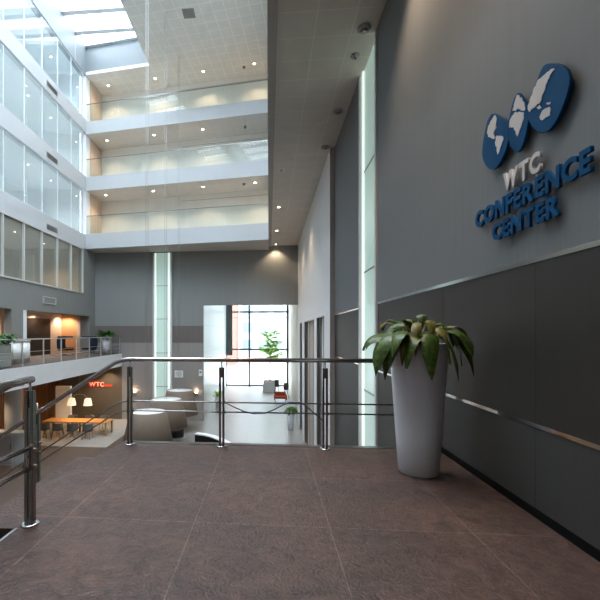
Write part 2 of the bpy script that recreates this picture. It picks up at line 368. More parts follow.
# ------------------------------------------------------------------ left wall with its four floors of glass
LV = [(3.75, 6.50), (7.42, 10.15), (11.08, 13.78), (14.62, 17.32)]
YE = 24.0
lw = MB()
lw.box(XL - 0.35, XL, Y0, YB, 2.42, 3.75)                     # grey header
lw.box(XL - 0.35, XL, 16.78, 17.62, 0.05, 2.42); lw.box(XL - 0.6, XL, 24.45, YB, 0.05, 2.42); lw.box(XL - 0.35, XL, 23.72, YB, 3.75, 6.6)
struct('wall_left', lw, M_left_grey)
struct('trim_11', box(XL - 0.35, XL + 0.01, 17.62, 17.88, 0.05, 2.42), M_white)
lb = MB()
for z0, z1 in ((6.50, 7.42), (10.15, 11.08), (13.78, 14.62)): lb.box(XL - 0.35, XL, Y0, YE, z0, z1)
struct('wall_left_bands', lb, M_band)
struct('wall_skylight_well', box(XL - 0.35, XL, Y0, YE + 0.4, 17.32, 19.4), M_well)
BAY = [16.18 - 1.48 * k for k in range(5, 0, -1)] + [16.18 + 1.48 * k for k in range(6)]
wi = 2
for li, (z0, z1) in enumerate(LV):
    ys = BAY if li == 0 else [y + 0.12 for y in BAY]
    for k in range(len(ys) - 1):
        y0, y1 = ys[k], ys[k + 1]; fw_ = 0.045 if li == 0 else 0.018
        f = MB(); d = 0.10 if li == 0 else 0.02
        f.box(XL - 0.1, XL + d - 0.06, y0, y0 + fw_, z0, z1); f.box(XL - 0.1, XL + d - 0.06, y1 - fw_, y1, z0, z1)
        f.box(XL - 0.1, XL + d - 0.06, y0 + fw_, y1 - fw_, z0, z0 + fw_ * 1.5); f.box(XL - 0.1, XL + d - 0.06, y0 + fw_, y1 - fw_, z1 - fw_, z1)
        w = struct('window_%d' % wi, f, M_frame if li == 0 else M_white); wi += 1
        box(XL - 0.06, XL - 0.045, y0 + fw_, y1 - fw_, z0 + fw_, z1 - fw_).build('pane', M_glass_dark if li == 0 else (M_glass_top if li == 3 else M_glass_win), w)
# rooms behind the glass
RX = -16.0
for li, (z0, z1) in enumerate(LV):
    m = MB(); m.box(RX - 0.2, RX, Y0, YE + 1, z0 - 0.6, z1 + 0.3); m.box(RX, XL - 0.35, YE - 0.25, YE - 0.05, z0 - 0.05, z1 + 0.1); m.box(RX, XL - 0.35, Y0, Y0 + 0.2, z0, z1)
    struct('wall_room_%s' % ('first', 'second', 'third', 'top')[li], m, M_white if li else M_peach)
    struct('ceiling_room_%s' % ('first', 'second', 'third', 'top')[li], box(RX, XL - 0.35, Y0, YE, z1 + 0.05, z1 + 0.25), M_white if li else M_pale)
    struct('floor_room_%s' % ('first', 'second', 'third', 'top')[li], box(RX, XL - 0.35, Y0, YE, z0 - 0.35, z0 - 0.1), M_pale if li else M_grey_fab)
    # white partition grid inside the upper floors
    if li:
        g = MB(); zz0, zz1 = z0 - 0.1, z1 + 0.05
        for y in (11.5, 13.6, 15.7, 17.8, 19.9, 22.0): g.box(-14.06, -13.94, y - 0.06, y + 0.06, zz0, zz1)
        for z in ((z0 + 0.95, z0 + 2.0) if li == 3 else (z0 + 2.1,)): g.box(-14.05, -13.95, 10, 22, z - 0.05, z + 0.05)
        struct('trim_%d' % (30 + li), g, M_white)
# vents in the bands
for nm, zc in (('lowest', 6.83), ('middle', 10.52), ('topmost', 14.18)):
    v = thing('air_vent', 'narrow dark grey vent in the %s white band of the left wall' % nm, 'vent', (XL, 20.1, zc))
    box(0, 0.02, -0.52, 0.52, -0.13, 0.13).build('frame', M_vent, v)
    for k in range(5): box(0.02, 0.03, -0.48, 0.48, -0.11 + 0.047 * k, -0.09 + 0.047 * k).build('slat', M_dsteel, v)
v = thing('wall_vent', 'grey vent with a white frame on the grey left wall under the windows', 'vent', (XL, 19.85, 3.03))
f = MB()
f.box(0, 0.04, -0.6, 0.6, 0.14, 0.18); f.box(0, 0.04, -0.6, 0.6, -0.18, -0.14); f.box(0, 0.04, -0.6, -0.56, -0.14, 0.14); f.box(0, 0.04, 0.56, 0.6, -0.14, 0.14)
f.build('frame', M_frame, v); box(0, 0.015, -0.56, 0.56, -0.14, 0.14).build('grille', M_vent, v)

# ------------------------------------------------------------------ galleries across the back
def fy(x): return 24.0 - (x - XL) / (0 - XL) * 1.55     # front edge of the galleries
def by(x): return fy(x) + 2.25
GAL = [(6.58, 7.51), (10.19, 11.05), (13.70, 14.48)]
ORD = ['lowest', 'middle', 'topmost']
for i, (z0, z1) in enumerate(GAL):
    m = MB(); xr = -0.03
    back = [(xr, YB + 0.4), (XL - 0.3, YB + 1.2)] if i == 0 else [(xr, by(xr) + 0.2), (XL - 0.3, by(XL) + 0.2)]
    m.prism([(XL - 0.3, fy(XL)), (XL, fy(XL)), (xr, fy(xr))] + back, XY, z0, z1)
    m.bm.normal_update(); bmesh.ops.recalc_face_normals(m.bm, faces=m.bm.faces)
    for f in m.bm.faces: f.material_index = 1 if f.normal.z < -0.9 else (2 if f.normal.z > 0.9 else 0)
    struct('floor_gallery_%s' % ORD[i], m, [M_band, M_soffit, M_pale])
m = MB(); m.prism([(XL - 0.3, by(XL)), (0.1, by(0.1)), (0.1, by(0.1) + 0.2), (XL - 0.3, by(XL) + 0.2)], XY, 7.51, CZ)
struct('wall_gallery_back', m, M_cream)
m = MB()
for i, (z0, z1) in enumerate(GAL):
    zt_ = GAL[i + 1][0] if i < 2 else CZ
    m.box(XL - 0.1, XL + 0.06, YE + 0.55, by(XL), z1, zt_)
struct('wall_gallery_end', m, M_tan)
struct('wall_gallery_corner', box(XL - 0.35, XL, YE, by(XL), 7.51, CZ), M_white)
jj = MB()
for i, (z0, z1) in enumerate(GAL):
    zt_ = GAL[i + 1][0] if i < 2 else CZ
    for x in (-9.2, -6.9, -4.6, -2.3):
        jj.box(x, x + 0.015, by(x) - 0.006, by(x) + 0.01, z1, zt_)
    jj.prism([(XL + 0.06, by(XL + .06) - 0.02), (-0.03, by(-0.03) - 0.02), (-0.03, by(-0.03)), (XL + 0.06, by(XL + .06))], XY, zt_ - 0.34, zt_ - 0.31)
struct('trim_12', jj, M_trim)
for i, (z0, z1) in enumerate(GAL):
    r = thing('glass_balustrade', 'clear glass balustrade with a thin dark rail on the %s gallery' % ORD[i], 'balustrade', (XL, fy(XL), z1))
    xs = [0, 2.15, 4.35, 6.55, 8.8, 11.3]
    for a, b in zip(xs[:-1], xs[1:]):
        m = MB(); q = lambda x, o: (x, fy(XL + x) - fy(XL) + o)
        m.prism([q(a + 0.012, 0.08), q(b - 0.012, 0.08), q(b - 0.012, 0.095), q(a + 0.012, 0.095)], XY, 0, 1.10); m.build('glass_panel', M_glass_rail, r)
    m = MB(); m.prism([q(0, 0.065), q(11.3, 0.065), q(11.3, 0.11), q(0, 0.11)], XY, 1.10, 1.135); m.build('top_rail', M_dsteel, r)

# ------------------------------------------------------------------ atrium ceiling and skylight
SX = -7.13
SKY0 = 6.0
struct('ceiling_near', box(XL - 0.3, SX, Y0, SKY0, CZ, CZ + 0.2), M_tiles)
NX0, NX1, NY0, NY1 = -6.4, -0.4, -3.0, 16.4
struct('ceiling_near_right', box(SX, -0.03, Y0, NY0, CZ, CZ + 0.2).box(SX, NX0, NY0, NY1, CZ, CZ + 0.2).box(NX1, -0.03, NY0, NY1, CZ, CZ + 0.2), M_tiles)
nsk = MB()  # unseen skylight, added so daylight fills the lower walls from the front
for k in range(13): nsk.box(NX0, NX1, NY0 + 0.6 + 1.46 * k - 0.06, NY0 + 0.6 + 1.46 * k + 0.06, CZ + 0.3, CZ + 0.5)
nsk.box(NX0 - 0.1, NX0, NY0, NY1, CZ + 0.2, CZ + 0.6).box(NX1, NX1 + 0.1, NY0, NY1, CZ + 0.2, CZ + 0.6).box(NX0, NX1, NY0 - 0.1, NY0, CZ + 0.2, CZ + 0.6).box(NX0, NX1, NY1, NY1 + 0.1, CZ + 0.2, CZ + 0.6)
nsw = struct('window_skylight_added', nsk, M_beam)
box(NX0, NX1, NY0, NY1, CZ + 0.52, CZ + 0.535).build('pane', M_glass_sky, nsw)
struct('ceiling', MB().prism([(SX, NY1), (-0.03, NY1), (-0.03, 26.5), (XL - 0.3, 27.3), (XL - 0.3, fy(XL)), (SX, fy(SX))], XY, CZ, CZ + 0.2), M_tiles)
struct('trim_13', MB().prism([(SX, Y0), (SX + 0.15, Y0), (SX + 0.15, fy(SX)), (SX, fy(SX))], XY, CZ + 0.2, 19.4).prism([(SX, fy(SX)), (XL, fy(XL)), (XL, fy(XL) + 0.2), (SX, fy(SX) + 0.2)], XY, CZ + 0.2, 19.25), M_well)
sb = MB()
for k in range(20):
    y = 22.63 - 1.46 * k
    if y > SKY0: sb.box(XL, SX, y - 0.15, y + 0.15, 18.95, 19.3)
sb.prism([(SX, fy(SX) - 0.2), (XL, fy(XL) - 0.2), (XL, fy(XL)), (SX, fy(SX))], XY, 19.05, 19.3)
sky = struct('window_skylight', sb, M_beam)
MB().prism([(XL - 0.3, SKY0 - 0.2), (SX + 0.15, SKY0 - 0.2), (SX + 0.15, fy(SX) + 0.2), (XL - 0.3, fy(XL) + 0.2)], XY, 19.32, 19.335).build('pane', M_glass_sky, sky)
wj = MB()
for k in range(8):
    y = 22.63 - 1.46 * 2 * k
    if y < SKY0: continue
    wj.box(XL, XL + 0.006, y - 0.01, y + 0.01, 17.35, 19.0)
struct('trim_14', wj, M_pale)
# closing the hall behind the viewpoint
struct('wall_front', box(-16, XR + 0.4, Y0 - 0.3, Y0, G, 19.4), M_left_grey)
struct('wall_skylight_end', box(XL, SX, SKY0 - 0.2, SKY0, CZ + 0.2, 19.4), M_white)
v = thing('ceiling_vent', 'square grey vent in the tiled atrium ceiling beside the skylight', 'vent', (-4.0, 19.75, CZ))
MB().box(-0.3, 0.3, -0.3, 0.3, -0.02, 0.0).build('frame', M_vent, v)
for k in range(5): box(-0.26, 0.26, -0.25 + 0.11 * k, -0.19 + 0.11 * k, -0.03, -0.02).build('slat', M_dsteel, v)

# ------------------------------------------------------------------ downlights
def downlight(label, loc, r=0.085, lit=True, power=60, group='recessed downlights', angle=115, blend=0.6, col=(1.0, 0.75, 0.50)):
    o = thing('downlight', label, 'downlight', loc, group=group)
    MB().lathe([(r * 0.75, -0.012), (r * 1.25, -0.012), (r * 1.3, 0.0), (r * 0.75, 0.0)], 20, caps=False).build('trim_ring', M_rail_white, o)
    MB().lathe([(0.001, -0.010), (r * 0.76, -0.010), (r * 0.76, -0.001)], 20, caps=False).build('lens', M_lamp if lit else M_lampoff, o)
    if lit:
        l = bpy.data.lights.new('downlight_lamp', 'SPOT'); l.energy = power; l.color = col; l.spot_size = math.radians(angle); l.spot_blend = blend; l.shadow_soft_size = 0.06
        lo = bpy.data.objects.new('downlight_lamp', l); COL.objects.link(lo); lo.parent = o; lo.location = (0, 0, -0.04)
    return o
WORD = ['first', 'second', 'third', 'fourth']
for i, (zc, xs, off) in enumerate(((10.19, (-10.42, -7.18, -3.97, -0.82), 0.95), (13.70, (-10.36, -7.15, -4.0, ), 1.0), (CZ, (-10.35, -7.13, -4.01, -0.87), 1.2))):
    for k, x in enumerate(xs):
        downlight('lit downlight over the %s gallery, %s from the left wall' % (ORD[i], WORD[k]), (x, fy(x) + off, zc), 0.10, True, 100, 'gallery downlights')
for i, (x, y, z) in enumerate(((-1.47, 23.6, 10.19), (-1.43, 23.9, 13.70), (-1.5, 24.0, CZ))):
    s = thing('smoke_detector', 'small grey detector on the ceiling over the %s gallery' % ORD[i], 'detector', (x, y, z))
    MB().lathe([(0.09, 0), (0.09, -0.05)], 16).build('base', M_vent, s); MB().lathe([(0.06, -0.05), (0.05, -0.12), (0.02, -0.14)], 16).build('head', M_dsteel, s)
for k, (y, w) in enumerate(((17.56, 'nearest'), (21.58, 'middle'), (24.9, 'farthest, against the grey back wall'))):
    downlight('lit downlight in the passage ceiling, %s of three' % w, (0.42, y, 6.80 + 0.05), 0.085, True, 140 if k < 2 else 130, 'passage downlights')
downlight('unlit downlight in the passage ceiling just before the lit ones', (0.42, 13.6, 6.85), 0.085, False, 0, 'passage downlights')
for k, (x, y) in enumerate(((1.35, 5.3), (0.42, 3.1), (0.5, -2.4))):
    downlight('lit downlight in the passage ceiling above the %s' % ('planter', 'middle of the landing', 'rear of the landing')[k], (x, y, 6.85), 0.085, True, (280, 190, 110)[k], 'landing downlights', angle=100, blend=0.9)
for k, (x, y) in enumerate(((1.71, 7.38), (1.70, 10.09), (1.66, 12.0))):
    s = thing('ceiling_speaker', 'round grey ceiling speaker near the sign wall, %s' % ('nearest', 'middle one', 'farthest, beside the white wall')[k], 'ceiling speaker', (x, y, 6.85))
    MB().lathe([(0.12, 0), (0.12, -0.03), (0.09, -0.05), (0.06, -0.05)], 20).build('ring', M_trim, s); MB().lathe([(0.07, -0.05), (0.03, -0.075)], 20).build('cone', M_dsteel, s)
s = thing('ceiling_sprinkler', 'small dark sprinkler between two ceiling speakers', 'sprinkler', (1.70, 8.1, 6.85))
MB().lathe([(0.085, 0.0), (0.085, -0.006), (0.04, -0.02), (0.012, -0.03), (0.012, -0.06), (0.03, -0.065), (0.03, -0.07)], 12).build('head', M_dsteel, s)

# ------------------------------------------------------------------ railings on the landing
RY = 4.73
def post(parent, x, y, z=0.0, top=0.94, along='x'):
    h = z
    p = MB()
    for s in (-1, 1):
        if along == 'x': p.box(x + s * 0.020 - 0.012, x + s * 0.020 + 0.012, y - 0.020, y + 0.020, h + 0.012, h + top, 0.002)
        else: p.box(x - 0.020, x + 0.020, y + s * 0.020 - 0.012, y + s * 0.020 + 0.012, h + 0.012, h + top, 0.002)
    o = p.build('post', M_post, parent)
    MB().lathe([(0.062, h + 0.001), (0.062, h + 0.010), (0.05, h + 0.014)], 24, (x, y)).build('base_flange', M_chrome, o)
    MB().tube([(x, y, h + top - 0.12), (x, y, h + 1.015)], 0.009).build('pin', M_chrome, o)
    k = MB()
    for zz in (0.525, 0.41):
        if along == 'x': k.tube([(x - 0.05, y, h + zz), (x + 0.05, y, h + zz)], 0.016)
        else: k.tube([(x, y - 0.05, h + zz), (x, y + 0.05, h + zz)], 0.016)
    k.build('bar_clamp', M_dsteel, o)
    return o
def smooth_path(pts, n=6):
    out = []
    for i in range(len(pts)):
        if i in (0, len(pts) - 1): out.append(Vector(pts[i])); continue
        a, b, c = Vector(pts[i - 1]), Vector(pts[i]), Vector(pts[i + 1])
        r = min(0.12, (a - b).length / 2, (c - b).length / 2); p0 = b + (a - b).normalized() * r; p1 = b + (c - b).normalized() * r
        for k in range(n + 1):
            s = k / n; out.append((1 - s) ** 2 * p0 + 2 * s * (1 - s) * b + s * s * p1)
    return out
SL = 0.633
r1 = thing('railing', 'stainless steel railing along the landing front and down the stair', 'railing')
xe = -8.3
MB().tube(smooth_path([(XR - 0.01, RY, 1.03), (-1.80, RY, 1.03), (xe, RY, 1.03 + (xe + 1.80) * SL)]), 0.026, 14).build('handrail', M_steel, r1)
for z in (0.525, 0.41):
    MB().tube(smooth_path([(XR - 0.01, RY, z), (-1.80, RY, z), (xe, RY, z + (xe + 1.80) * SL)]), 0.009, 8).build('bar', M_dsteel, r1)
for x in (-1.68, -0.56, 0.65, 1.72): post(r1, x, RY)
for x in (-2.86, -4.3, -5.7, -7.1): post(r1, x, RY, -math.ceil((-2.05 - x) / run) * rise, 0.88 )
r2 = thing('railing', 'stainless steel railing beside the near edge of the stair at the left', 'railing')
nx = -1.68; ny = 2.69
MB().tube(smooth_path([(nx + 0.0, ny + 0.03, 1.02), (nx - 0.03, ny - 0.3, 1.02), (nx - 0.03, -2.0, 1.02)]), 0.024, 14).build('handrail', M_steel, r2)
for z in (0.54, 0.395): MB().tube([(nx, ny - 0.02, z), (nx - 0.03, ny - 0.4, z), (nx - 0.03, -2.0, z)], 0.016, 10).build('bar', M_steel, r2)
MB().tube([(nx, ny - 0.03, 0.385), (nx, ny - 0.03, 0.55)], 0.014, 10).build('bar_end', M_steel, r2)
post(r2, nx, ny, 0, 0.945)
for y in (1.4, 0.1, -1.2): post(r2, nx - 0.03, y, 0, 0.92, 'y')
r3 = thing('stair_handrail', 'dark steel handrail sloping down the near side of the stair', 'handrail')
MB().tube(smooth_path([(nx - 0.05, ny, 1.0), (nx - 0.14, ny, 0.985), (-8.0, ny, 1.0 + (-8.0 + 1.8) * SL)]), 0.021, 12).build('rail_tube', M_dsteel, r3)
struct('trim_15', box(-1.745, -1.725, Y0, 2.62, 0.0, 0.006), M_chrome)
cb = MB(); zb = 0.527
pts = [(-0.52, zb), (-0.42, zb - 0.05), (-0.3, zb - 0.10), (-0.18, zb - 0.128), (-0.05, zb - 0.12), (0.06, zb - 0.075), (0.16, zb - 0.02), (0.24, zb + 0.012), (0.36, zb + 0.01), (0.42, zb - 0.02), (0.5, zb - 0.09), (0.62, zb - 0.19)]
cb.tube([(x, RY - 0.015, z) for x, z in pts], 0.0075, 8)
tag(cb.build('cable', M_cable), 'blue grey cable hanging in a loop from the railing bar', 'cable')

# ------------------------------------------------------------------ big planter
PX, PY = 1.445, 4.02
pl = thing('planter', 'tall white tapered planter standing on the landing by the sign wall', 'planter', (PX, PY, 0))
MB().lathe([(0.001, 0.0), (0.172, 0.0), (0.183, 0.012), (0.208, 0.38), (0.236, 0.8), (0.260, 1.14), (0.268, 1.245), (0.262, 1.252), (0.252, 1.245), (0.24, 1.15), (0.001, 1.15)], 64, caps=False).build('pot', M_pot, pl)
so = MB().lathe([(0.001, 1.215), (0.13, 1.21), (0.24, 1.17)], 32, caps=False).build('mulch', M_soil, pl)
pp = thing('potted_plant', 'plant with long drooping green and yellowing leaves in the tall white planter', 'plant', (PX, PY, 1.25))
# azimuth (0 = +X, 270 = towards the viewer), reach, rise, drop, length of blade, width
LEAVES = [(268, 0.40, 0.23, -0.24, 0.115, 0), (232, 0.46, 0.20, -0.10, 0.085, 1), (212, 0.55, 0.17, -0.24, 0.085, 0), (196, 0.60, 0.15, -0.12, 0.075, 0),
          (222, 0.45, 0.20, -0.22, 0.085, 0), (178, 0.56, 0.16, -0.10, 0.07, 0), (188, 0.48, 0.24, -0.26, 0.08, 0), (160, 0.42, 0.27, 0.04, 0.065, 1), (145, 0.36, 0.30, 0.10, 0.065, 0),
          (120, 0.32, 0.26, 0.06, 0.07, 0), (95, 0.32, 0.28, 0.06, 0.07, 0), (70, 0.33, 0.25, 0.04, 0.06, 1), (50, 0.38, 0.24, 0.00, 0.055, 1),
          (22, 0.44, 0.26, -0.04, 0.05, 1), (350, 0.45, 0.25, -0.14, 0.06, 0), (335, 0.50, 0.21, -0.22, 0.065, 0), (318, 0.48, 0.24, -0.14, 0.065, 0), (340, 0.50, 0.30, -0.08, 0.03, 1),
          (308, 0.44, 0.18, -0.26, 0.06, 0), (292, 0.38, 0.24, -0.08, 0.055, 1), (248, 0.34, 0.26, -0.04, 0.07, 1), (200, 0.34, 0.26, 0.0, 0.07, 0),
          (226, 0.54, 0.23, -0.04, 0.075, 0), (328, 0.33, 0.27, 0.02, 0.055, 0), (278, 0.26, 0.26, 0.08, 0.05, 1), (205, 0.44, 0.16, -0.28, 0.07, 0), (240, 0.42, 0.16, -0.24, 0.08, 0), (8, 0.40, 0.30, 0.04, 0.045, 0), (255, 0.22, 0.32, 0.16, 0.04, 0), (300, 0.30, 0.28, 0.06, 0.05, 0)]
for az, reach, up, drop, w, y in LEAVES:
    az += random.uniform(-5, 5); drop += random.uniform(-0.10, 0.08); reach *= random.uniform(0.82, 1.06); up *= random.uniform(0.8, 1.15)
    a = math.radians(az); d = Vector((math.cos(a), math.sin(a), 0)); side = Vector((-math.sin(a), math.cos(a), 0))
    base = d * random.uniform(0.02, 0.10) - Vector((0, 0, 0.06)); up += 0.03
    peak = Vector((0, 0, up)) + d * reach * 0.55; tip = d * reach + Vector((0, 0, drop)); mid = d * reach * 0.98 + Vector((0, 0, max(up * 0.95, drop + 0.1)))
    ctl = [base, base * 0.6 + peak * 0.4 + Vector((0, 0, up * 0.55)), mid, tip]
    bz = lambda s: (1 - s) ** 3 * ctl[0] + 3 * s * (1 - s) ** 2 * ctl[1] + 3 * s * s * (1 - s) * ctl[2] + s ** 3 * ctl[3]
    stp = [bz(k / 20) for k in range(10)]; bl = [bz(0.40 + 0.60 * k / 14) for k in range(15)]
    tw = random.uniform(-0.9, 0.9); w = min(w * random.uniform(0.8, 1.2), 0.042 if y else 1)
    lf = MB(); rows = []
    for k, p in enumerate(bl):
        q_ = k / 14; t = (bl[min(k + 1, 14)] - bl[max(k - 1, 0)]).normalized()
        sd = Matrix.Rotation(tw * (q_ - 0.2), 3, t) @ side; nn = sd.cross(t).normalized()
        ww = w * ((math.sin(PI * (q_ ** 0.85 * 0.97 + 0.03))) ** 0.85 + 0.02); wv = 0.010 * math.sin(9 * q_ + az) 
        rows.append([lf.bm.verts.new(p + sd * ww + nn * (ww * 0.28 + wv)), lf.bm.verts.new(p + sd * ww * 0.5 + nn * ww * 0.06), lf.bm.verts.new(p - nn * ww * 0.04), lf.bm.verts.new(p - sd * ww * 0.5 + nn * ww * 0.06), lf.bm.verts.new(p - sd * ww + nn * (ww * 0.28 - wv))])
    for k in range(14):
        for c_ in range(4):
            f_ = lf._f([rows[k][c_], rows[k][c_ + 1], rows[k + 1][c_ + 1], rows[k + 1][c_]]); f_.smooth = True
    lf = lf.build('leaf', M_leaf2 if y else M_leaf, pp, normals=False)
    MB().tube(stp, 0.006, 6, 0.0045).build('stem', M_stem, lf)

# ------------------------------------------------------------------ sign on the right wall
sg = thing('wall_sign', 'large blue and white lettered sign with three lobed map emblem on the grey wall', 'sign', (XR, 0, 0))
FX = -0.052                                        # face of the letters, in front of the wall
S_, C_ = math.sin(-math.atan2(34, 400)), math.cos(-math.atan2(34, 400))
def wall_pt(u, v):                                  # sign drawing traced in the photograph -> metres on the wall plane
    a = (u - 235) / 400; b = (333 - v) / 400; k = (XR + FX) / (S_ + a * C_); return ((C_ - a * S_) * k, EYE + b * k)
def spline(pts, n=4):
    out = []; N = len(pts)
    for i in range(N):
        p0, p1, p2, p3 = [Vector(pts[(i + j) % N]) for j in (-1, 0, 1, 2)]
        for k in range(n):
            s = k / n; out.append(tuple(0.5 * (2 * p1 + (p2 - p0) * s + (2 * p0 - 5 * p1 + 4 * p2 - p3) * s * s + (3 * p1 - p0 - 3 * p2 + p3) * s ** 3)))
    return out
def ragged(pts, n=5, a=0.006):                     # coastlines
    out = []; rr = random.Random(len(pts))
    for p_, q_ in zip(pts, pts[1:] + pts[:1]):
        L_ = math.hypot(q_[0] - p_[0], q_[1] - p_[1]); k_ = max(1, min(n, int(L_ / 0.014)))
        for i_ in range(k_):
            t_ = i_ / k_; j_ = a if i_ else 0
            out.append((p_[0] + (q_[0] - p_[0]) * t_ + rr.uniform(-j_, j_), p_[1] + (q_[1] - p_[1]) * t_ + rr.uniform(-j_, j_)))
    return out
c5 = lambda L: [wall_pt(470 + x / 5, 50 + y / 5) for x, y in L]
c3 = lambda L: [wall_pt(450 + x / 3, 50 + y / 3) for x, y in L]
lobes = [c3([(128, 191), (114, 208), (104, 245), (97, 290), (97, 322), (106, 345), (122, 358), (140, 352), (157, 322), (170, 290), (178, 250), (174, 218), (152, 203)]),
         c3([(203, 129), (190, 150), (182, 180), (174, 225), (174, 262), (182, 292), (200, 307), (214, 292), (226, 255), (234, 210), (232, 172), (220, 148)]),
         c5([(375, 72), (430, 68), (478, 92), (497, 140), (490, 200), (458, 295), (420, 370), (385, 408), (345, 411), (310, 385), (286, 335), (286, 290), (302, 232), (330, 160), (352, 105)])]
conts = [[c5([(125, 325), (136, 342), (131, 370), (134, 385), (124, 402), (118, 418), (124, 432), (132, 438), (122, 446), (108, 440), (96, 436), (88, 410), (93, 380), (110, 350)]),
          c5([(131, 433), (150, 428), (166, 432), (168, 450), (156, 482), (146, 512), (138, 522), (136, 492), (127, 462)])],
         [c5([(203, 345), (224, 314), (250, 308), (271, 316), (268, 350), (250, 400), (238, 432), (229, 402), (215, 386), (197, 388)]),
          c5([(236, 226), (256, 236), (274, 264), (276, 300), (256, 302), (244, 288), (232, 300), (214, 304), (222, 270)])],
         [c5([(428, 94), (406, 96), (388, 110), (364, 132), (340, 152), (322, 190), (306, 235), (291, 280), (293, 300), (300, 310), (314, 292), (330, 280), (346, 268), (360, 250), (363, 226), (376, 200), (381, 175), (391, 150), (402, 125), (414, 108)]),
          c5([(366, 300), (380, 290), (396, 284), (405, 300), (403, 325), (386, 335), (370, 346), (355, 348), (350, 335), (358, 315)]),
          c5([(334, 286), (350, 274), (358, 288), (346, 297)]), c5([(384, 263), (406, 260), (402, 270), (386, 271)])]]
for lb_, cs in zip(lobes, conts):
    o = MB().prism(spline(lb_, 5), YZ, FX, FX + 0.022).build('emblem_lobe', M_blue, sg)
    bv = o.modifiers.new('soft_edge', 'BEVEL'); bv.width = 0.004; bv.segments = 2; bv.limit_method = 'ANGLE'
    for c in cs: MB().prism(ragged(c), YZ, FX - 0.004, FX - 0.0005).build('continent_map', M_sign_white, o)
    zc = sum(p[1] for p in lb_) / len(lb_); yc = sum(p[0] for p in lb_) / len(lb_)
    MB().tube([(FX + 0.03, yc, zc), (0.0, yc, zc)], 0.012, 8).build('standoff', M_black, o)
def letters(text, y0, y1, z0, z1, m):
    meshes = []
    for ch in text:
        cu = bpy.data.curves.new('glyph', 'FONT'); cu.body = ch; cu.size = 1; cu.extrude = 0.5; cu.offset = 0.04; cu.resolution_u = 4
        ob = bpy.data.objects.new('glyph', cu); COL.objects.link(ob); bpy.context.view_layer.update()
        me = bpy.data.meshes.new_from_object(ob.evaluated_get(bpy.context.evaluated_depsgraph_get()))
        bpy.data.objects.remove(ob); bpy.data.curves.remove(cu); meshes.append(me)
    ext = [(min(v.co.x for v in me.vertices), max(v.co.x for v in me.vertices), min(v.co.y for v in me.vertices), max(v.co.y for v in me.vertices)) for me in meshes]
    gap = 0.10; tot = sum(e[1] - e[0] for e in ext) + gap * (len(ext) - 1); sx = (y0 - y1) / tot; x = 0
    for me, e in zip(meshes, ext):
        me.name = 'letter'; hz = (z1 - z0) / (e[3] - e[2])
        for v in me.vertices:
            lx, ly, lz = (v.co.x - e[0] + x) * sx, (v.co.y - e[2]) * hz, v.co.z
            v.co = (FX + 0.011 - lz * 0.022, y0 - lx, z0 + ly)
        me.materials.clear(); me.materials.append(m)
        o = bpy.data.objects.new('letter', me); COL.objects.link(o); o.parent = sg
        x += e[1] - e[0] + gap
letters('WTC', 3.41, 2.97, 2.485, 2.635, M_sign_white)
letters('CONFERENCE', 3.85, 2.525, 2.305, 2.455, M_blue)
letters('CENTER', 3.57, 2.79, 2.125, 2.265, M_blue)

# ------------------------------------------------------------------ pendant shades
def pendant(label, loc, top):
    o = thing('pendant_lamp', label, 'pendant lamp', loc, group='giant pendant shades')
    MB().lathe([(1.04, 0.0), (1.055, 0.01), (0.76, 1.37), (0.74, 1.385), (0.73, 1.37), (1.03, 0.0)], 64, caps=False).build('shade', M_shade, o)
    MB().lathe([(0.001, 1.36), (0.735, 1.36), (0.735, 1.34), (0.001, 1.34)], 48, caps=False).build('top_diffuser', M_shade_top, o)
    MB().lathe([(0.001, 0.05), (1.02, 0.05)], 48, caps=False).build('bottom_diffuser', M_shade_top, o)
    for x in (-0.09, 0.0, 0.09)[:2]: MB().tube([(x, 0, 1.36), (x, 0, top - loc[2])], 0.008, 6).build('cable', M_wire, o)
    return o
pendant('nearest giant beige cone pendant shade behind the railing', (-5.06, 16.43, -3.31), CZ)
pendant('middle giant beige cone pendant shade in the row of three', (-5.09, 19.60, -3.31), CZ)
pendant('farthest giant beige cone pendant shade in front of the grey wall', (-5.12, 22.70, -3.31), CZ)
p = thing('pouf', 'round dark pouf standing on the ground floor under the pendant shades', 'pouf', (-5.0, 21.3, G))
MB().lathe([(0.001, 0), (0.40, 0), (0.42, 0.03), (0.42, 0.38), (0.38, 0.44), (0.001, 0.45)], 32, caps=False).build('seat', M_black, p)
MB().lathe([(0.43, 0.0), (0.43, 0.04), (0.40, 0.04)], 32, caps=False).build('base_ring', M_dsteel, p)

# curved reception counter below the landing
rc = thing('reception_counter', 'curved black counter with a white top below the landing railing', 'counter', (0, 0, G))
arc = [(-3.32, 17.75), (-2.9, 17.6), (-2.5, 17.3), (-2.1, 16.85), (-1.8, 16.35), (-1.5, 15.6)]
def thick(arc, t0, t1):
    out1, out2 = [], []
    for i, p_ in enumerate(arc):
        a_ = Vector(arc[max(i - 1, 0)]); b_ = Vector(arc[min(i + 1, len(arc) - 1)]); t_ = (b_ - a_).normalized(); n_ = Vector((-t_.y, t_.x))
        out1.append(tuple(Vector(p_) + n_ * t1)); out2.append(tuple(Vector(p_) + n_ * t0))
    return out1 + out2[::-1]
MB().prism(thick(arc, 0.0, 0.2), XY, 0, 1.06).build('front_panel', M_black, rc)
MB().prism(thick(arc, -0.04, 0.24), XY, 1.06, 1.11).build('worktop', M_white, rc)

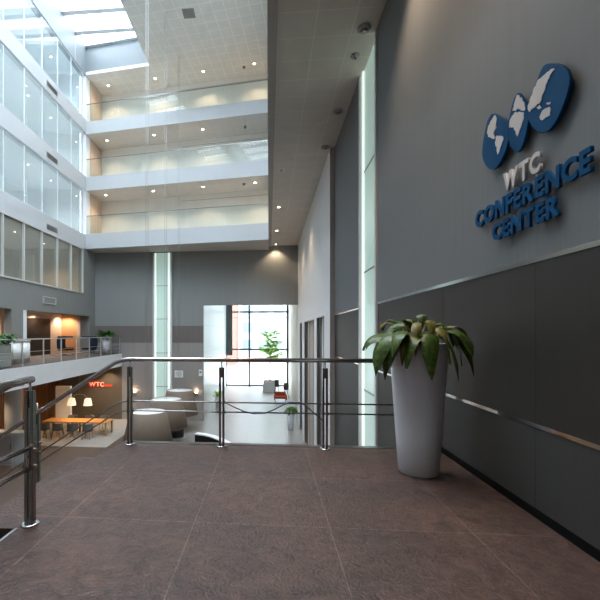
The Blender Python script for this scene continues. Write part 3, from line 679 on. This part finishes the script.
# ------------------------------------------------------------------ walkway: railing, plants, seating
wr_ = thing('walkway_railing', 'thin pale steel railing along the edge of the left walkway', 'railing', (XW - 0.06, 0, 0.05))
MB().tube([(0, 4.0, 1.05), (0, 25.2, 1.05)], 0.024, 8).build('handrail', M_rail_white, wr_)
for z in (0.55, 0.32): MB().tube([(0, 4.0, z), (0, 25.2, z)], 0.010, 6).build('bar', M_rail_white, wr_)
y = 25.08
while y > 4:
    box(-0.02, 0.02, y - 0.025, y + 0.025, 0, 1.04).build('post', M_rail_white, wr_); y -= 1.46
def bush(bm, c, r, h, nleaf, ll, lw, droop=0.5, mn=0.2):
    for _ in range(nleaf):
        az = random.uniform(0, 2 * PI); el = random.uniform(mn, 1.0); d = Vector((math.cos(az), math.sin(az), 0))
        b0 = Vector(c) + d * random.uniform(0, r * 0.4); tip = b0 + d * r * random.uniform(0.5, 1) + Vector((0, 0, h * el))
        top = (b0 + tip) / 2 + Vector((0, 0, h * 0.4)); end = tip + d * ll * 0.4 - Vector((0, 0, ll * droop))
        P = [(1 - s) ** 3 * b0 + 3 * s * (1 - s) ** 2 * top + 3 * s * s * (1 - s) * tip + s ** 3 * end for s in [k / 6 for k in range(7)]]
        bm.leaf(P, lw, Vector((-d.y, d.x, 0)), 0.15)
def small_planter(name, label, loc, r0, r1, h, leaf_r, leaf_h, n, lw, leafmat, plabel, pot=M_pot, droop=0.5):
    p_ = thing('planter', label, 'planter', loc)
    MB().lathe([(0.001, 0), (r0, 0), (r1, h), (r1 * 0.92, h), (r1 * 0.9, h - 0.06), (0.001, h - 0.06)], 28, caps=False).build('pot', pot, p_)
    MB().lathe([(0.001, h - 0.05), (r1 * 0.9, h - 0.055)], 20, caps=False).build('soil', M_soil, p_)
    q = thing('potted_plant', plabel, 'plant', (loc[0], loc[1], loc[2] + h - 0.05))
    b = MB(); bush(b, (0, 0, 0), leaf_r, leaf_h, n, 0.2, lw, droop); b.build('foliage', leafmat, q, normals=False)
    st_ = MB()
    for k in range(6): st_.tube([(0.03 * math.cos(k), 0.03 * math.sin(k), 0), (0.10 * math.cos(k), 0.10 * math.sin(k), leaf_h * 0.6)], 0.008, 5)
    st_.build('stem', M_stem, q)
small_planter('', 'tall white planter at the far end of the left walkway', (-10.1, 24.1, 0.05), 0.18, 0.26, 1.02, 0.50, 0.56, 120, 0.085, M_fern, 'dark green leafy plant at the far end of the left walkway')
# planters near the left edge of the picture
tp = thing('planter', 'long silver planter trough on the walkway at the left edge', 'planter', (-10.05, 14.05, 0.05))
box(-0.25, 0.25, -0.9, 0.45, 0.02, 0.88, 0.02).build('trough', mat('silver_trough', (0.52, 0.54, 0.56), 0.25, 0.7), tp); box(-0.22, 0.22, -0.87, 0.42, 0.88, 0.89).build('soil', M_soil, tp)
q = thing('potted_plant', 'bushy green ferns growing in the silver trough on the walkway', 'plant', (-10.05, 14.05, 0.94))
b = MB()
for k in range(7): bush(b, (random.uniform(-0.1, 0.1), -0.8 + 0.19 * k, 0), 0.45, 0.46, 44, 0.2, 0.06, 0.8)
b.build('foliage', M_fern, q, normals=False)
for k, (x, yy, h, r, lab) in enumerate(((-10.35, 15.05, 1.0, 0.20, 'narrow white pedestal on the walkway just right of the silver trough'), (-10.6, 15.9, 0.92, 0.23, 'white glossy pedestal with a beige cap on the walkway, left one of the pair'), (-10.6, 16.55, 0.92, 0.23, 'white glossy pedestal with a beige cap on the walkway, right one of the pair'))):
    c = thing('pedestal', lab, 'pedestal', (x, yy, 0.05))
    MB().lathe([(0.001, 0), (r, 0), (r, h), (0.001, h)], 28, caps=False).build('column', mat('glossy_white', (0.7, 0.7, 0.68), 0.15), c)
    MB().lathe([(0.001, h), (r * 1.1, h), (r * 1.1, h + 0.06), (0.001, h + 0.06)], 28, caps=False).build('cap', M_beige if k else M_pale, c)
def wing_chair(label, loc, rot):
    c = thing('wing_chair', label, 'chair', loc, rot, 'navy wing chairs on the walkway')
    MB().lathe([(0.001, 0), (0.28, 0), (0.27, 0.025), (0.03, 0.04), (0.03, 0.30), (0.001, 0.30)], 24, caps=False).build('pedestal_base', M_dsteel, c)
    box(-0.30, 0.34, -0.30, 0.30, 0.30, 0.44, 0.05).build('seat', M_navy, c)
    s = MB(); prof = [(-0.36, 0.28), (-0.20, 0.30), (-0.24, 0.60), (-0.25, 0.95), (-0.24, 1.10), (-0.38, 1.10), (-0.44, 0.85), (-0.43, 0.50)]
    s.prism(prof, XZ, -0.32, 0.32); s.build('backrest', M_navy, c)
    for sy in (-1, 1):
        w_ = MB(); w_.prism([(-0.30, 0.95), (0.22, 0.98), (0.24, 1.10), (-0.38, 1.12)], XZ, sy * 0.32, sy * 0.27); w_.build('wing', M_navy, c)
    return c
wing_chair('navy wing chair facing right in the lounge beside the orange wall', (-11.8, 22.5, 0.05), 0.0)
wing_chair('navy wing chair facing left at the far end of the walkway beside the planter', (-10.95, 23.5, 0.05), PI)

# lounge behind the walkway openings
BXL = -13.6
lo = MB(); lo.box(BXL - 0.3, BXL, Y0, YB, 0.05, 2.9); struct('wall_lounge', lo, M_peach)
struct('ceiling_lounge', box(BXL, XL - 0.35, Y0, YB, 2.75, 2.95), M_white)
struct('wall_lounge_end', box(BXL, -12.55, YB - 0.05, YB, 0.05, 2.75), M_orange)
struct('wall_lounge_side', box(-12.55, XL - 0.3, YB - 0.06, YB, 0.05, 2.75), M_beige)
struct('door_4', box(BXL, BXL + 0.04, 20.25, 23.85, 0.05, 2.22), mat('dark_brown_door', (0.018, 0.012, 0.009), 0.5))
struct('wall_lounge_cross', box(BXL, -12.2, 17.3, 17.5, 0.05, 2.75), M_peach)
for k, (x, yy) in enumerate(((-13.1, 22.0), (-13.15, 24.75), (-12.9, 16.3), (-13.0, 19.4))):
    downlight('lit downlight in the lounge ceiling %s' % ('above the dark brown door', 'beside the orange wall', 'at the left edge behind the ferns', 'behind the white wall end')[k], (x, yy, 2.75), 0.06, True, 230, 'lounge downlights', col=(1.0, 0.80, 0.60))
for k, yy in enumerate((10.0, 14.0, 19.5, 22.2)):
    downlight('lit downlight in the meeting room ceiling, %s from the left' % WORD[k], (-13.0, yy, LV[0][1] + 0.05), 0.07, True, 200, 'meeting room downlights')
for li, z in ((1, LV[1][1]), (2, LV[2][1]), (3, LV[3][1])):
    for k, yy in enumerate((14.5, 17.5, 20.0, 22.2)):
        downlight('lit downlight in the %s office floor ceiling, %s from the left' % (('', 'lowest', 'middle', 'topmost')[li], WORD[k]), (-12.6, yy, z + 0.05), 0.07, True, 130, 'office downlights', col=(0.9, 0.97, 1.0))

# ------------------------------------------------------------------ cafe under the walkway
cw = MB(); cw.box(BXL - 0.3, BXL, Y0, YB, G, -0.8); struct('wall_cafe', cw, M_slat)
sl = MB()
for k in range(60): sl.box(BXL, BXL + 0.05, 16 + k * 0.15, 16.07 + k * 0.15, G, -0.82)
struct('trim_16', sl, M_slat)
pt = thing('partition', 'white upright panel standing behind the left end of the cafe table', 'partition', (-12.0, 23.1, G + 0.012))
box(-0.75, 0.15, -0.12, 0.12, 0.06, 2.42).build('panel', M_white, pt); box(-0.78, 0.18, -0.16, 0.16, 0, 0.06).build('foot', M_pale, pt)
tb = thing('dining_table', 'long orange wooden table in the cafe under the walkway', 'table', (-10.6, 21.5, G + 0.012))
box(-1.85, 1.85, -0.5, 0.5, 0.70, 0.75, 0.006).build('tabletop', M_wood, tb)
for sx in (-1.72, -0.1, 1.75):
    for sy in (-0.42, 0.42): MB().prism([(-0.04, 0), (0.04, 0), (0.05, 0.70), (-0.05, 0.70)], lambda p_, q_, d_, sx=sx, sy=sy: (sx + p_, sy + d_, q_), -0.035, 0.035).build('leg', M_leg_wood, tb)
def cafe_chair(label, loc, rot):
    c = thing('dining_chair', label, 'chair', loc, rot, 'grey chairs around the cafe table')
    box(-0.23, 0.23, -0.23, 0.22, 0.42, 0.48, 0.02).build('seat', M_grey_fab, c)
    s = MB(); pts_ = [(0.27 * math.cos(a), 0.05 - 0.30 * math.sin(a)) for a in [PI * k / 10 for k in range(11)]]; inn = [(0.22 * math.cos(a), 0.05 - 0.25 * math.sin(a)) for a in [PI * k / 10 for k in range(10, -1, -1)]]
    s.prism(pts_ + inn, XY, 0.44, 0.80); s.build('backrest', M_grey_fab, c)
    for sx in (-1, 1):
        for sy in (-1, 1): MB().tube([(sx * 0.17, sy * 0.17, 0.42), (sx * 0.22, sy * 0.22, 0.0)], 0.02, 8, 0.014).build('leg', M_leg_wood, c)
    return c
c0 = cafe_chair('grey chair at the near side of the cafe table, leftmost of four', (-12.0, 20.55, G + 0.012), 0.0)
for k, x in enumerate((-11.25, -10.45, -9.6)):
    copy_thing(c0, (x, 20.5, G + 0.012), 0.05 * (k - 1), 'grey chair at the near side of the cafe table, %s of four' % ('second from left', 'third from left', 'rightmost')[k])
for k, x in enumerate((-11.4, -10.4, -9.5)):
    copy_thing(c0, (x, 22.45, G + 0.012), PI, 'grey chair at the far side of the cafe table, %s' % ('leftmost of three', 'middle of three', 'rightmost of three')[k])
hl = thing('pendant_light', 'pair of cream lampshades on a forked cord above the cafe table', 'lamp', (-10.52, 21.5, -2.16))
arm = MB(); arm.tube([(0, 0, 1.2), (0, 0, 0.10)], 0.008, 6); arm.build('cord', M_dsteel, hl)
for s in (-1, 1):
    MB().tube([(0, 0, 0.10), (s * 0.25, 0, 0.06), (s * 0.47, 0, -0.12)], 0.010, 6).build('arm', M_rail_white, hl)
    MB().lathe([(0.24, -0.52), (0.17, -0.16), (0.12, -0.13), (0.001, -0.12)], 28, (s * 0.47, 0), caps=False).build('lampshade', M_lampshade, hl)
l = bpy.data.lights.new('table_lamp_glow', 'POINT'); l.energy = 24; l.color = (1, 0.68, 0.38); l.shadow_soft_size = 0.12
for s in (-1, 1):
    lo_ = bpy.data.objects.new('lamp_bulb', l); COL.objects.link(lo_); lo_.parent = hl; lo_.location = (s * 0.47, 0, -0.58)
cl = thing('pillar', 'round pale grey pillar under the walkway at the left', 'pillar', (-11.6, 17.3, G))
MB().lathe([(0.36, 0.0), (0.36, 3.46)], 32).build('shaft', M_pale, cl); MB().lathe([(0.38, 0.0), (0.38, 0.08)], 32).build('base_collar', M_dsteel, cl)
sbd = thing('sideboard', 'white sideboard on the ground floor behind the near railing post', 'cabinet', (-10.75, 16.3, G))
box(-1.6, 0.75, -0.25, 0.25, 0.0, 1.36).build('body', M_white, sbd); box(-1.63, 0.78, -0.29, 0.28, 1.36, 1.40).build('worktop', M_pale, sbd)
for k in range(3): 
    dr = box(-1.56 + 0.77 * k, -0.84 + 0.77 * k, -0.27, -0.25, 0.08, 1.30).build('door', M_pale, sbd); box(-0.9 + 0.77 * k, -0.88 + 0.77 * k, -0.30, -0.27, 0.7, 0.95).build('handle', M_dsteel, dr)
ac = thing('armchair', 'dark red armchair with a white cushion under the walkway at the left edge', 'chair', (-12.55, 18.6, G), 0.4)
box(-0.38, 0.38, -0.38, 0.38, 0.18, 0.46, 0.05).build('seat', M_dred, ac); box(-0.42, -0.26, -0.40, 0.40, 0.30, 1.05, 0.06).build('backrest', M_dred, ac)
for s in (-1, 1): box(-0.38, 0.36, s * 0.40 - 0.06, s * 0.40 + 0.06, 0.18, 0.66, 0.04).build('armrest', M_dred, ac)
box(-0.26, 0.30, -0.28, 0.28, 0.46, 0.60, 0.06).build('cushion', M_white, ac)
for sx in (-0.32, 0.32):
    for sy in (-0.32, 0.32): MB().tube([(sx, sy, 0), (sx, sy, 0.2)], 0.025, 8).build('leg', M_leg_wood, ac)
for k, (x, yy) in enumerate(((-11.0, 23.9), (-10.3, 24.7), (-12.9, 20.3), (-12.6, 16.0))):
    downlight('lit downlight in the cafe ceiling %s' % ('behind the table lamp', 'above the red sign', 'beside the wooden slats', 'at the left edge')[k], (x, yy, -0.80), 0.06, True, 130, 'cafe downlights')
# lit red sign on the cafe wall
rs = thing('lit_sign', 'glowing red letters on the brown cafe wall', 'sign', (-11.75, YB, -1.98))
def flat_letters(text, x0, size, z, m, nm='letter'):
    x = x0
    for ch in text:
        cu = bpy.data.curves.new('glyph', 'FONT'); cu.body = ch; cu.size = size; cu.extrude = 0.02; cu.offset = 0.008 * size; cu.resolution_u = 3
        ob = bpy.data.objects.new('glyph', cu); COL.objects.link(ob); bpy.context.view_layer.update()
        me = bpy.data.meshes.new_from_object(ob.evaluated_get(bpy.context.evaluated_depsgraph_get())); bpy.data.objects.remove(ob); bpy.data.curves.remove(cu)
        a0 = min(v.co.x for v in me.vertices); a1 = max(v.co.x for v in me.vertices)
        for v in me.vertices: v.co = (v.co.x - a0 + x, -0.06 - v.co.z, v.co.y + z)
        me.name = nm; me.materials.clear(); me.materials.append(m); o = bpy.data.objects.new(nm, me); COL.objects.link(o); o.parent = rs
        x += (a1 - a0) + 0.05 * size + 0.02
    return x
x = flat_letters('WTC', 0.04, 0.40, -0.15, M_redcore)
box(-0.02, 0.86, -0.035, 0.0, -0.2, 0.2).build('backing_panel', mat('dark_red_panel', (0.25, 0.02, 0.01), 0.5, emit=(1, 0.05, 0.01), estr=0.08), rs)
for k in range(5): box(0.95 + 0.13 * k, 1.04 + 0.13 * k, -0.05, 0, -0.15, 0.0 - 0.02 * (k % 2)).build('small_letter', mat('dim_red_letters', (0.5, 0.04, 0.02), 0.5, emit=(1, 0.06, 0.02), estr=0.45), rs)

# ------------------------------------------------------------------ wall details on the back wall
for x, lab in ((-8.66, 'wall lamp with a warm glow on the lower back wall left of the light strip'), (-4.62, 'wall lamp with a warm glow on the back wall behind the farthest pendant')):
    w = thing('wall_lamp', lab, 'wall lamp', (x, YB, -2.55))
    box(-0.09, 0.09, -0.10, 0, -0.10, 0.08, 0.01).build('housing', M_dsteel, w); box(-0.07, 0.07, -0.09, -0.01, 0.08, 0.09).build('lens', M_lamp, w)
    l = bpy.data.lights.new('wall_lamp_glow', 'POINT'); l.energy = 5; l.color = (1, 0.62, 0.36); l.shadow_soft_size = 0.04
    lo_ = bpy.data.objects.new('wall_lamp_bulb', l); COL.objects.link(lo_); lo_.parent = w; lo_.location = (0, -0.12, 0.2)
w = thing('picture_frame', 'white framed panel on the lower back wall right of the light strip', 'frame', (-5.77, YB, -1.28))
box(-0.27, 0.27, -0.03, 0, -0.22, 0.22).build('frame', M_white, w); box(-0.22, 0.22, -0.035, -0.03, -0.17, 0.17).build('picture', M_pale, w)
w = thing('wall_plate', 'small white plate on the back wall beside the lobby opening', 'plate', (-4.36, YB, -1.2))
box(-0.11, 0.11, -0.03, 0, -0.2, 0.2).build('plate', M_white, w); box(-0.07, 0.07, -0.035, -0.03, -0.02, 0.12).build('screen', M_vent, w)

# ------------------------------------------------------------------ lobby contents
small_planter('', 'white planter against the white lobby wall', (-3.88, 30.6, G), 0.20, 0.28, 0.75, 0.42, 0.55, 46, 0.05, M_bright, 'bright green plant in the white planter against the lobby wall')
small_planter('', 'tall white planter on the ground floor before the white wall doors', (1.26, 23.4, G), 0.16, 0.22, 1.12, 0.36, 0.35, 60, 0.05, M_fern, 'green leafy plant in the tall white planter before the white wall doors', droop=1.4)
tp = thing('planter', 'square white planter of the tree by the lobby window', 'planter', (0.02, 38.6, G))
MB().prism([(-0.62, 0), (0.62, 0), (0.56, 1.05), (-0.56, 1.05)], XZ, -0.6, 0.6).build('pot', M_pot, tp); box(-0.52, 0.52, -0.56, 0.56, 1.05, 1.06).build('soil', M_soil, tp)
tr = thing('tree', 'slender tree with bright green leaves by the lobby window', 'tree', (0.10, 38.6, G + 1.05))
MB().tube([(0, 0, 0), (0.03, 0, 1.4), (-0.02, 0.02, 2.6), (0.03, 0, 4.6)], 0.05, 8, 0.02).build('trunk', M_bark, tr)
br = MB(); fo = MB()
for k in range(40):
    z = random.uniform(2.0, 4.7); az = random.uniform(0, 2 * PI); L = random.uniform(0.5, 1.15) * (1.05 - 0.25 * (z - 2.2) / 2.3); d = Vector((math.cos(az), math.sin(az), random.uniform(0.1, 0.6)))
    b0 = Vector((0, 0, z)); e = b0 + d * L; br.tube([b0, (b0 + e) / 2 + Vector((0, 0, 0.08)), e], 0.012, 5, 0.005)
    for q_ in range(40):
        c_ = b0 + (e - b0) * random.uniform(0.3, 1.1); a2 = random.uniform(0, 2 * PI); dd = Vector((math.cos(a2), math.sin(a2), random.uniform(-0.5, 0.3))).normalized(); LL = random.uniform(0.16, 0.32)
        P = [c_ + dd * LL * s - Vector((0, 0, 0.12 * s * s)) for s in (0, 0.33, 0.66, 1)]
        fo.leaf(P, 0.05, Vector((-dd.y, dd.x, 0)).normalized(), 0.1)
br.build('branches', M_bark, tr); fo.build('foliage', M_bright, tr, normals=False)
rb = thing('lounge_chair', 'orange red lounge chair in the bright lobby', 'chair', (0.93, 32.9, G))
box(-0.45, 0.45, -0.35, 0.35, 0.28, 0.46, 0.05).build('seat', M_red, rb); box(-0.45, 0.45, 0.25, 0.40, 0.40, 0.78, 0.05).build('backrest', M_red, rb)
for s in (-1, 1):
    box(s * 0.48 - 0.05, s * 0.48 + 0.05, -0.36, 0.40, 0.20, 0.60, 0.03).build('armrest', M_red, rb)
    for sy in (-0.3, 0.32): MB().tube([(s * 0.42, sy, 0), (s * 0.42, sy, 0.29)], 0.02, 6).build('leg', M_dsteel, rb)
def stool(name, label, loc, seatm, backm, rot):
    c = thing(name, label, 'stool', loc, rot)
    box(-0.2, 0.2, -0.2, 0.2, 0.70, 0.76, 0.02).build('seat', seatm, c); box(-0.2, 0.2, 0.15, 0.21, 0.76, 1.36, 0.02).build('backrest', backm, c)
    for sx in (-1, 1):
        for sy in (-1, 1): MB().tube([(sx * 0.08, sy * 0.12, 0.70), (sx * 0.26, sy * 0.22, 0)], 0.025, 6).build('leg', backm, c)
stool('bar_stool', 'tall dark stool with splayed legs beside the tree planter', (0.72, 36.9, G), M_dframe, M_dframe, PI)
stool('bar_stool', 'tall white stool with a dark back in the lobby near the white wall', (1.45, 34.6, G), M_white, M_dframe, PI)

# ------------------------------------------------------------------ light: overcast sky + lamps
w = bpy.data.worlds.new('World'); SC.world = w; w.use_nodes = True
wn = w.node_tree; bg = wn.nodes['Background']; bg.inputs[0].default_value = (0.84, 0.93, 1.0, 1)
wt = wn.nodes.new('ShaderNodeTexCoord'); wx = wn.nodes.new('ShaderNodeSeparateXYZ'); wm = wn.nodes.new('ShaderNodeMapRange')   # overcast sky: brighter overhead than at the horizon
wm.inputs['From Min'].default_value = 0.0; wm.inputs['From Max'].default_value = 0.8; wm.inputs['To Min'].default_value = 5.5; wm.inputs['To Max'].default_value = 11.0
wn.links.new(wt.outputs['Generated'], wx.inputs[0]); wn.links.new(wx.outputs['Z'], wm.inputs['Value']); wn.links.new(wm.outputs[0], bg.inputs[1])
def portal(loc, rot, sx, sy):
    l = bpy.data.lights.new('sky_portal', 'AREA'); l.shape = 'RECTANGLE'; l.size = sx; l.size_y = sy; l.cycles.is_portal = True
    o = bpy.data.objects.new('sky_portal', l); COL.objects.link(o); o.location = loc; o.rotation_euler = rot
portal(((XL + SX) / 2, (SKY0 + 24) / 2, 19.5), (0, 0, 0), SX - XL + 0.3, 24 - SKY0)
portal((-1.1, LY + 0.3, 0.5), (-PI / 2, 0, 0), 7.2, 9.6)

portal(((NX0 + NX1) / 2, (NY0 + NY1) / 2, CZ + 0.65), (0, 0, 0), NX1 - NX0, NY1 - NY0)

# ------------------------------------------------------------------ camera
cam = bpy.data.cameras.new('camera'); co = bpy.data.objects.new('camera', cam); COL.objects.link(co)
co.location = (0, 0, EYE); co.rotation_euler = (PI / 2, 0, math.atan2(34, 400))
cam.sensor_width = 36; cam.lens = 24; cam.shift_x = 65 / 600; cam.shift_y = 33 / 600; cam.clip_end = 300; cam.clip_start = 0.05
SC.camera = co
SC.view_settings.view_transform = 'Standard'; SC.view_settings.look = 'None'; SC.view_settings.gamma = 1; SC.view_settings.use_curve_mapping = False
SC.view_settings.exposure = 0.3
SC.cycles.max_bounces = 10; SC.cycles.diffuse_bounces = 6; SC.cycles.transparent_max_bounces = 16; SC.cycles.caustics_reflective = False; SC.cycles.caustics_refractive = False
